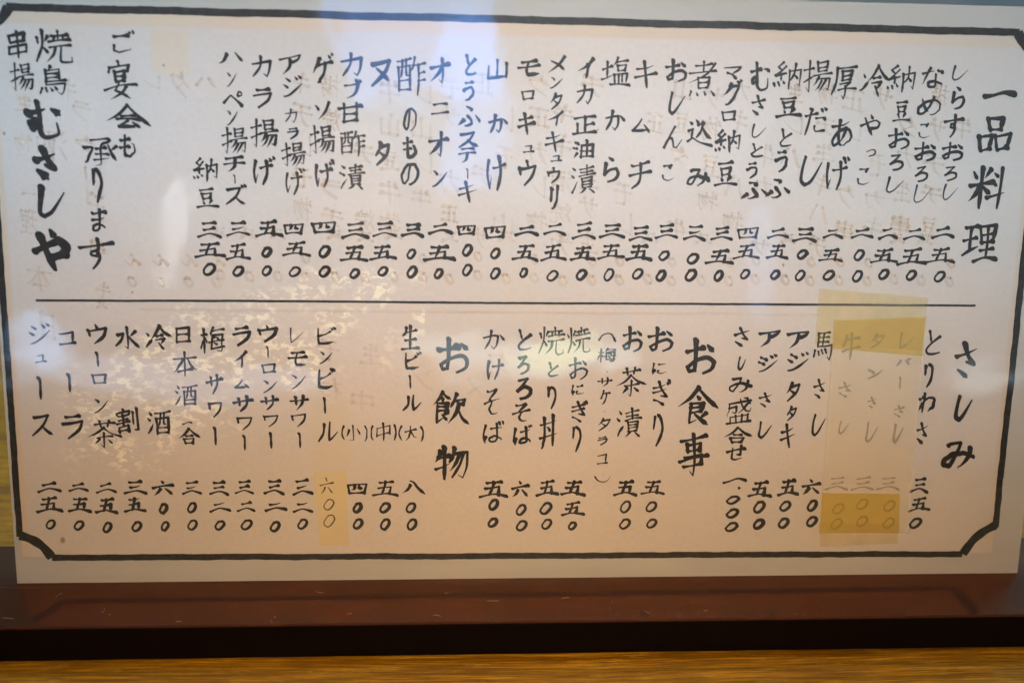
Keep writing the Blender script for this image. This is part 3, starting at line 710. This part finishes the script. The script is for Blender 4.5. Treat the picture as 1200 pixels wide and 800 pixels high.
('N',9,[('焼',1995,812,86,96),('お',1996,709,71,85),('に',1997,629,49,44),('ぎ',2006,551,62,80),('り',1998,446,34,100)]),
('P',10,[('五',1992,261,94,62),('五',1991,182,88,56),('〇',1992,116,35,36)]),
('N',10,[('焼',1898,808,95,102),('と',1906,704,43,56),('り',1904,600,34,88),('丼',1897,474,71,131)]),
('P',9,[('五',1896,261,85,62),('〇',1892,183,47,49),('〇',1897,123,41,43)]),
('N',10,[('と',1802,811,55,77),('ろ',1799,720,46,72),('ろ',1803,634,55,82),('そ',1795,546,68,70),('ば',1802,463,71,83)]),
('P',9,[('六',1796,258,66,68),('〇',1801,178,41,46),('〇',1804,117,44,43)]),
('N',9,[('か',1694,811,82,74),('け',1697,703,61,81),('そ',1688,585,64,98),('ば',1695,472,74,89)]),
('P',11,[('五',1698,258,106,68),('〇',1700,198,41,46),('〇',1698,129,41,40)]),
('H',16,[('お',1548,753,115,133),('飲',1542,561,138,126),('物',1546,355,127,132)]),
('N',9,[('生',1396,815,66,92),('ビ',1407,735,63,68),('ー',1395,656,9,53),('ル',1403,579,73,63)]),
('N',6,[('(',1361,468,15,57),('大',1398,468,46,57),(')',1439,465,12,57)]),
('P',9,[('八',1409,263,87,58),('〇',1398,187,40,42),('〇',1402,123,40,46)]),
('N',6,[('(',1259,468,12,57),('中',1300,471,52,70),(')',1342,470,12,60)]),
('P',9,[('五',1306,260,96,65),('〇',1304,187,43,42),('〇',1305,123,40,46)]),
('N',6,[('(',1156,469,12,54),('小',1192,469,55,60),(')',1238,466,12,60)]),
('P',10,[('四',1204,258,77,48),('〇',1205,187,37,42),('〇',1206,125,40,43)]),
('N',9,[('ビ',1103,822,72,67),('ン',1100,742,51,49),('ビ',1101,669,66,78),('ー',1092,568,9,63),('ル',1103,472,76,79)]),
('S',5,[('六',1095,270,49,64),('〇',1102,200,40,42),('〇',1103,138,43,49)]),
('N',9,[('レ',999,822,53,58),('モ',999,738,69,55),('ン',1003,655,57,56),('サ',1002,577,69,62),('ワ',1000,513,57,53),('ー',1001,440,12,60)]),
('P',9,[('三',1007,265,73,61),('二',1008,189,74,45),('〇',1006,125,40,42)]),
('N',9,[('ウ',898,828,71,64),('ー',895,761,9,46),('ロ',898,702,54,40),('ン',902,636,54,50),('サ',898,577,66,56),('ワ',901,511,57,50),('ー',899,438,9,63)]),
('P',9,[('三',906,266,73,58),('二',911,191,79,36),('〇',907,116,40,42)]),
('N',9,[('ラ',806,816,65,73),('イ',799,735,50,64),('ム',803,644,57,37),('サ',805,573,72,62),('ワ',808,501,57,56),('ー',806,430,9,60)]),
('P',8,[('三',800,265,67,55),('二',805,191,64,42),('〇',805,123,43,42)]),
('N',9,[('梅',705,802,88,100),('サ',707,644,62,74),('ワ',707,551,51,62),('ー',704,454,9,69)]),
('P',9,[('三',710,262,70,55),('二',711,191,76,42),('〇',709,121,40,39)]),
('N',8,[('日',604,819,50,64),('本',609,716,86,89),('酒',608,603,80,81),('一',607,502,39,16),('合',614,453,81,63)]),
('P',8,[('三',614,263,69,51),('〇',612,188,36,42),('〇',612,123,39,42)]),
('N',10,[('冷',519,809,97,94),('酒',509,503,86,94)]),
('P',9,[('六',513,262,78,61),('〇',511,185,33,42),('〇',514,118,33,39)]),
('N',10,[('水',413,807,91,85),('割',400,511,80,97)]),
('P',9,[('三',415,265,81,54),('五',411,199,78,58),('〇',414,117,39,42)]),
('N',9,[('ウ',311,820,70,75),('ー',306,730,12,55),('ロ',310,660,56,43),('ン',312,562,53,56),('茶',317,461,121,103)]),
('P',9,[('二',312,262,72,41),('五',311,195,78,61),('〇',310,114,36,42)]),
('N',11,[('コ',207,805,61,54),('ー',205,646,12,71),('ラ',208,487,77,93)]),
('P',9,[('二',215,265,69,35),('五',217,199,81,58),('〇',210,122,39,39)]),
('N',9,[('ジ',115,820,78,78),('ュ',114,732,41,36),('ー',104,627,12,83),('ス',104,493,79,81)]),
('P',9,[('二',113,265,86,41),('五',110,200,92,58),('〇',111,126,39,39)])]
GHOSTS=[('レ',530,1677,65,47),('タ',626,1670,62,89),('ハ',713,1680,76,39),('キ',259,1648,56,72),('ラ',300,1579,67,67),('生',114,1598,61,56),('物',103,1469,67,56),('酒',192,1465,112,113),('一',108,1301,48,11),('理',103,1206,57,87),('本',125,1014,92,95),('ク',305,1467,68,57),('一',303,1332,11,129),('チ',333,1260,57,101),('串',326,1122,57,59),('キ',339,974,52,60),('三',331,927,41,36),('日',144,846,46,105),('牛',3330,1578,67,74),('揚',3237,1690,61,74),('サ',3237,1573,60,81),('チ',3237,1451,79,79),('チ',3237,1345,79,71),('豆',3237,1231,73,72),('タ',3131,1578,74,72),('カ',3131,1472,62,80),('生',3131,1354,60,76),('串',3131,1241,78,70),('サ',3034,1674,72,81),('モ',3034,1448,61,83),('カ',3034,1325,77,68),('キ',3034,1224,75,83),('正',2930,1667,79,82),('レ',2930,1556,75,65),('ク',2930,1331,68,84),('串',2930,1215,68,73),('物',2838,1684,71,70),('チ',2838,1578,77,65),('生',2838,1487,79,66),('キ',2838,1374,69,78),('ハ',2838,1271,75,72),('チ',2838,1157,65,83),('生',2721,1685,61,66),('レ',2721,1576,74,65),('ハ',2721,1467,75,75),('牛',2631,1473,63,84),('カ',2631,1362,60,83),('サ',2631,1154,69,68),('カ',2530,1693,70,79),('キ',2530,1585,65,81),('ハ',2530,1358,70,84),('物',2530,1240,76,72),('サ',2436,1667,77,80),('物',2436,1559,79,84),('豆',2436,1431,78,81),('物',2436,1311,77,67),('山',2329,1693,65,79),('豆',2329,1577,66,78),('タ',2329,1462,73,70),('牛',2329,1211,67,76),('正',2236,1575,61,75),('モ',2136,1332,64,79),('レ',2136,1225,70,80),('チ',2016,1695,79,79),('生',2016,1382,63,71),('サ',2016,1283,68,84),('生',2016,1159,72,79),('キ',1918,1600,74,66),('キ',1918,1492,69,82),('酒',1918,1373,77,81),('焼',1918,1261,77,69),('カ',1918,1151,66,74),('ク',1836,1691,78,68),('正',1836,1587,75,75),('カ',1836,1464,66,81),('レ',1836,1351,60,78),('物',1836,1234,76,70),('レ',1719,1577,61,83),('モ',1719,1450,61,79),('山',1719,1222,72,70),('正',1640,1696,75,80),('チ',1640,1388,71,67),('サ',1640,1171,60,77),('モ',1531,1676,67,65),('サ',1531,1585,65,69),('カ',1531,1365,75,81),('正',1531,1254,60,66),('レ',1434,1655,68,66),('山',1434,1544,70,74),('レ',1434,1428,74,81),('牛',1434,1305,75,67),('牛',1326,1662,76,83),('山',1326,1551,66,77),('豆',1326,1432,66,70),('牛',1326,1324,77,80),('物',1326,1214,76,84),('チ',1238,1454,74,72),('焼',1238,1225,70,77),('揚',1128,1676,66,78),('焼',1128,1564,61,77),('ラ',1128,1332,79,68),('チ',1128,1235,77,66),('キ',1028,1684,64,75),('チ',1028,1581,78,81),('レ',1028,1475,63,73),('モ',1028,1369,65,71),('物',1028,1263,67,84),('〇',3332,1037,36,40),('〇',3332,1103,34,38),('〇',3227,1041,36,40),('三',3229,1189,60,40),('〇',3126,1043,36,40),('三',3128,1191,60,40),('〇',3030,1035,36,40),('〇',3030,1101,34,38),('〇',2925,1037,36,40),('〇',2925,1103,34,38),('〇',2821,1035,36,40),('〇',2821,1101,34,38),('〇',2730,1037,36,40),('三',2732,1185,60,40),('〇',2621,1038,36,40),('〇',2621,1104,34,38),('〇',2526,1031,36,40),('〇',2526,1097,34,38),('〇',2426,1032,36,40),('三',2428,1180,60,40),('〇',2319,1029,36,40),('〇',2319,1095,34,38),('〇',2235,1034,36,40),('三',2237,1182,60,40),('〇',2133,1030,36,40),('〇',2133,1096,34,38),('〇',2035,1029,36,40),('〇',2035,1095,34,38),('〇',1933,1024,36,40),('三',1935,1172,60,40),('〇',1831,1034,36,40),('〇',1831,1100,34,38),('〇',1731,1030,36,40),('三',1733,1178,60,40),('〇',1632,1041,36,40),('〇',1632,1107,34,38),('〇',1532,1027,36,40),('三',1534,1175,60,40),('〇',1439,1032,36,40),('〇',1439,1098,34,38),('〇',1338,1033,36,40),('三',1340,1181,60,40),('〇',1240,1024,36,40),('三',1242,1172,60,40),('〇',1136,1030,36,40),('三',1138,1178,60,40),('〇',1033,1028,36,40),('〇',1033,1094,34,38),('〇',937,1030,36,40),('三',939,1178,60,40),('〇',839,1028,36,40),('三',841,1176,60,40),('〇',740,1033,36,40),('三',742,1181,60,40),('〇',438,1005,36,40),('ん',442,1082,60,45),('〇',534,1005,36,40),('ん',537,1082,60,45),('〇',630,1005,36,40),('ん',633,1082,60,45),('〇',726,1005,36,40),('ん',728,1082,60,45),('モ',1108,769,80,80),('生',1257,755,80,80),('中',1226,584,80,80),('ン',1438,663,80,80),('メ',1637,633,80,80),('わ',1115,630,80,80),('タ',1712,727,80,80)]

DRAWN = set("三二五四六八一しさぎーむりん料〇、・（）()込クンソジラアカサウワタキイオモビルレコロスズヌムメ会合食冷茶水酒納豆揚すかおやとろこらけげ品理事飲漬焼酢塩煮厚馬鳥物宴生")

def catmull(P, per):
    if len(P) < 3:
        (xa, ya), (xb, yb) = P[0], P[-1]
        n = max(3, per)
        return [(xa + (xb - xa) * i / n, ya + (yb - ya) * i / n) for i in range(n + 1)]
    Q = [P[0]] + P + [P[-1]]
    if P[0] == P[-1]: Q = [P[-2]] + P + [P[1]]
    out = []
    for i in range(1, len(Q) - 2):
        p0, p1, p2, p3 = Q[i - 1], Q[i], Q[i + 1], Q[i + 2]
        for s_ in range(per):
            t = s_ / per
            out.append(tuple(.5 * (2 * p1[c] + (p2[c] - p0[c]) * t + (2 * p0[c] - 5 * p1[c] + 4 * p2[c] - p3[c]) * t * t + (3 * p1[c] - p0[c] - 3 * p2[c] + p3[c]) * t ** 3) for c in (0, 1)))
    out.append(P[-1])
    return out

def profile(P):
    """brush pressure along a stroke from its overall direction (y down)"""
    dx = P[-1][0] - P[0][0]; dy = P[-1][1] - P[0][1]
    L = sum(math.dist(a, b) for a, b in zip(P[:-1], P[1:]))
    net = math.hypot(dx, dy)
    if net < .35 * L: return lambda t: 1.0 - .22 * math.sin(t * 6.28 + .6)              # loops
    if abs(dx) > 1.8 * abs(dy): return lambda t: (.98 - .42 * math.sin(math.pi * min(1, t * 1.1)) + .32 * t ** 3)
    if dx < -.45 * abs(dy): return lambda t: max(.20, 1.25 - .35 * t - .75 * max(0, t - .5) / .5)
    if dx > .45 * abs(dy): return lambda t: .58 + .85 * t - (1.05 * max(0, t - .80) / .20)
    return lambda t: max(.34, 1.24 - .42 * math.sin(math.pi * min(1, t * 1.2)) - .66 * max(0, t - .70) / .30)

def put_glyph(ch, cx, cy, w_, h_, bw, verts, faces, z, mirror=False, rnd=R, cap=False):
    ST = [[(s_[i], s_[i + 1]) for i in range(0, len(s_), 2)] for s_ in GLYPHS[ch]]
    n_st = len(ST)
    kind_ok = ch not in "〇ー"
    if ch not in DRAWN:
        ST = [[(x, y - .16 * x) for x, y in s_] for s_ in ST]
    xs = [x for s_ in ST for x, y in s_]; ys = [y for s_ in ST for x, y in s_]
    gx0, gx1, gy0, gy1 = min(xs), max(xs), min(ys), max(ys)
    b = bw * (1.0 if n_st < 5 else .92 if n_st < 8 else .80 if n_st < 11 else .70)
    iw, ih = max(w_ - b * .9, w_ * .3), max(h_ - b * .9, h_ * .3)
    sx = iw / (gx1 - gx0) if gx1 - gx0 > 4 else 0
    sy = ih / (gy1 - gy0) if gy1 - gy0 > 4 else 0
    em = max(w_, h_)
    if cap: b = min(b, em * .135)
    tilt_ = math.radians(rnd.uniform(-3.2, 2.2)) if n_st > 1 and kind_ok else 0
    ca, sa = math.cos(tilt_), math.sin(tilt_)
    for s_ in ST:
        P = [((x - (gx0 + gx1) / 2) * sx, (y - (gy0 + gy1) / 2) * sy) for x, y in s_]
        P = [(x * ca - y * sa, x * sa + y * ca) for x, y in P]
        j = em * (.017 if ch in DRAWN else .024)
        closed = math.dist(P[0], P[-1]) < em * .03 and len(P) > 3
        P = [(x + rnd.uniform(-j, j), y + rnd.uniform(-j, j)) for x, y in P]
        if closed: P[-1] = P[0]
        L = sum(math.dist(a, c) for a, c in zip(P[:-1], P[1:])) or 1e-6
        if len(P) == 2 and L > em * .35:                       # straight strokes bow a little
            (xa, ya), (xb, yb) = P
            k_ = rnd.uniform(-.02, .045) * (1 if abs(xb - xa) > abs(yb - ya) else .6)
            P = [P[0], ((xa + xb) / 2 + (yb - ya) * k_, (ya + yb) / 2 - (xb - xa) * k_), P[1]]
        base_prof = profile(P)
        lx, ly = P[-1][0] - P[-2][0], P[-1][1] - P[-2][1]
        flick = ly < -.30 * math.hypot(lx, ly) and L > em * .4       # strokes that end in an upward flick taper out
        prof = (lambda t: min(base_prof(min(t, .6)), 1.15) * (1 - .72 * max(0, t - .45) / .55)) if flick else base_prof
        # split at sharp corners
        cuts = [0]
        for i in range(1, len(P) - 1):
            a, c, d = P[i - 1], P[i], P[i + 1]
            v1 = (c[0] - a[0], c[1] - a[1]); v2 = (d[0] - c[0], d[1] - c[1])
            l1, l2 = math.hypot(*v1), math.hypot(*v2)
            if l1 > 1e-9 and l2 > 1e-9:
                cs = (v1[0] * v2[0] + v1[1] * v2[1]) / (l1 * l2)
                if cs < .45 and min(l1, l2) > em * .10: cuts.append(i)
        cuts.append(len(P) - 1)
        done = 0
        press = rnd.uniform(.84, 1.18)
        for a, c in zip(cuts[:-1], cuts[1:]):
            seg = P[a:c + 1]
            if len(seg) < 2: continue
            sl = sum(math.dist(p_, q_) for p_, q_ in zip(seg[:-1], seg[1:]))
            per = 4 if len(seg) > 3 else 7
            pts = catmull(seg, per)
            ds = [0]
            for p_, q_ in zip(pts[:-1], pts[1:]): ds.append(ds[-1] + math.dist(p_, q_))
            tot = ds[-1] or 1e-9
            wd = [b * press * prof(min(1, (done + sl * d_ / tot) / L)) * (1 + rnd.uniform(-.05, .05)) for d_ in ds]
            done += sl
            # extend the ends slightly, blunt start and pressed corners
            m_ = -1 if mirror else 1
            wp = [(cx + m_ * x, cy - y) for x, y in pts]
            ribbon(wp, wd, z[0], verts, faces, .05, rnd)
            z[0] += .00000035
            for (x, y), rr in ((wp[0], wd[0] * .53), (wp[-1], wd[-1] * .53)):
                n0 = len(verts); tilt = .8; el = rnd.uniform(1.05, 1.3)
                for q in range(9):
                    an = q * 2 * math.pi / 9
                    ux, uy = math.cos(an) * rr * el, math.sin(an) * rr * .9
                    verts.append((x + m_ * (ux * math.cos(tilt) + uy * math.sin(tilt)), y - ux * math.sin(tilt) + uy * math.cos(tilt), z[0]))
                faces.append(tuple(range(n0, n0 + 9)) if not mirror else tuple(range(n0 + 8, n0 - 1, -1)))
                z[0] += .00000035

U = 1e-4
sticker_cols = []
spread_out = []
for kind, bw, chars in COLUMNS:                       # two characters written far apart are two separate pieces of writing
    if kind == 'N' and len(chars) == 2 and chars[0][2] - chars[1][2] > 250:
        spread_out += [(kind, bw, chars[:1]), (kind, bw, chars[1:])]
    else:
        spread_out.append((kind, bw, chars))
for kind, bw, chars in spread_out:
    if kind == 'S':
        sticker_cols.append((bw, chars)); continue
    v, f = [], []
    z = [ZL + .00002]
    rr = random.Random(chars[0][1] * 7 + chars[0][2])
    for ch, cx, cy, w_, h_ in chars:
        put_glyph(ch, cx * U, cy * U, w_ * U, h_ * U, bw * 1e-4 * 1.08, v, f, z, rnd=rr, cap=kind == 'N')
    nm = {'H': 'heading_writing', 'N': 'menu_writing', 'P': 'price_writing'}[kind]
    o = mesh_obj(nm, v, f, M_INK, sheet)
    o["label"] = ("brush heading reading " if kind == 'H' else "brush writing reading " if kind == 'N' else "brush price reading ") + "".join(c[0] for c in chars)
v, f, z = [], [], [.00003]
rr = random.Random(4)
for ch, cx, cy, w_, h_ in GHOSTS:
    put_glyph(ch, cx * U, cy * U, w_ * U, h_ * U, .00105, v, f, z, mirror=True, rnd=rr)
    if z[0] > .000085: z[0] = .00003
o = mesh_obj("writing_showing_through", v, f, M_GHOST, sheet)
o["kind"] = "stuff"
o["label"] = "faint tan mirrored writing showing through from the back"

# ---------------------------------------------------------------- tapes, patch and sticker on the sheet
def slip(name, quad, z, thick, mat, label, cat, ragged=0.0, seg=14, wave=0.00003):
    """a thin piece of paper or tape from its four sheet corners (BL, BR, TR, TL)"""
    cx = sum(p[0] for p in quad) / 4; cy = sum(p[1] for p in quad) / 4
    bl, br, tr, tl = quad
    vs, fs = [], []
    ph = R.uniform(0, 6)
    for s_ in (1, 0):
        for j in range(seg + 1):
            for i in range(seg + 1):
                u, v_ = i / seg, j / seg
                if s_ and ragged and (i in (0, seg) or j in (0, seg)):
                    rx, ry = R.uniform(-ragged, ragged), R.uniform(-ragged, ragged)
                else: rx = ry = 0
                if not s_: rx, ry = store[(i, j)]
                else:
                    if (i, j) == (0, 0): store = {}
                    store[(i, j)] = (rx, ry)
                x = (bl[0] * (1 - u) + br[0] * u) * (1 - v_) + (tl[0] * (1 - u) + tr[0] * u) * v_ + rx
                y = (bl[1] * (1 - u) + br[1] * u) * (1 - v_) + (tl[1] * (1 - u) + tr[1] * u) * v_ + ry
                zz = z + wave * math.sin(u * 5 + ph) * math.sin(v_ * 6 + ph)
                vs.append((x - cx, y - cy, (zz - z) + (thick if s_ else 0)))
    n = (seg + 1) ** 2
    for j in range(seg):
        for i in range(seg):
            a = j * (seg + 1) + i
            fs.append((a, a + 1, a + seg + 2, a + seg + 1))
            b = a + n
            fs.append((b, b + seg + 1, b + seg + 2, b + 1))
    for seq in ([i for i in range(seg + 1)], [j * (seg + 1) + seg for j in range(seg + 1)], [seg * (seg + 1) + i for i in range(seg, -1, -1)], [j * (seg + 1) for j in range(seg, -1, -1)]):
        for a, b in zip(seq[:-1], seq[1:]): fs.append((a, a + n, b + n, b))
    o = mesh_obj(name, vs, fs, mat)
    o.matrix_world = PLANE @ Matrix.Translation((cx, cy, z))
    tag(o, label, cat)
    return o, cx, cy

slip("tape_strip", [(0.28551, 0.08078), (0.32531, 0.07824), (0.32575, 0.09773), (0.28564, 0.10072)], .00022, .00003, M_PALE,
     "pale translucent tape across the top of the white correction slip", "tape", .00006)
slip("tape_strip", [(0.29304, 0.00315), (0.32279, 0.0044), (0.32226, 0.01222), (0.29204, 0.01261)], .00022, .00003, M_PALE,
     "pale translucent tape end below the correction slip near the bottom border", "tape", .00008)
slip("correction_slip", [(0.2923, 0.00856), (0.32606, 0.00846), (0.32549, 0.09023), (0.2918, 0.0893)], .00030, .00010, M_PATCH,
     "cream paper slip taped over three sashimi dishes on the menu", "paper slip", .00003)
slip("tape_strip", [(0.29195, 0.07894), (0.3258, 0.07634), (0.32575, 0.09086), (0.29212, 0.0893)], .00046, .00003, M_TAPE,
     "yellowed tape holding the top end of the correction slip", "tape", .00005)
slip("tape_strip", [(0.2923, 0.00889), (0.32277, 0.00847), (0.32175, 0.02392), (0.29215, 0.02427)], .00046, .00003, M_TAPE_B,
     "darker yellow tape over six rings at the slip's bottom end", "tape", .00012)
st, scx, scy = slip("price_sticker", [(0.10676, 0.00416), (0.1173, 0.00445), (0.11664, 0.03242), (0.10503, 0.03209)], .00020, .00008, M_STICK,
     "narrow cream price sticker reading 六〇〇 above the bottom border", "sticker", .00002)
for bw, chars in sticker_cols:
    v, f, z = [], [], [.00012]
    for ch, cx, cy, w_, h_ in chars:
        put_glyph(ch, cx * U - scx, cy * U - scy, w_ * U, h_ * U, bw * 1e-4, v, f, z)
    mesh_obj("price_writing", v, f, M_THIN, st)["label"] = "thin pen price reading 六〇〇"
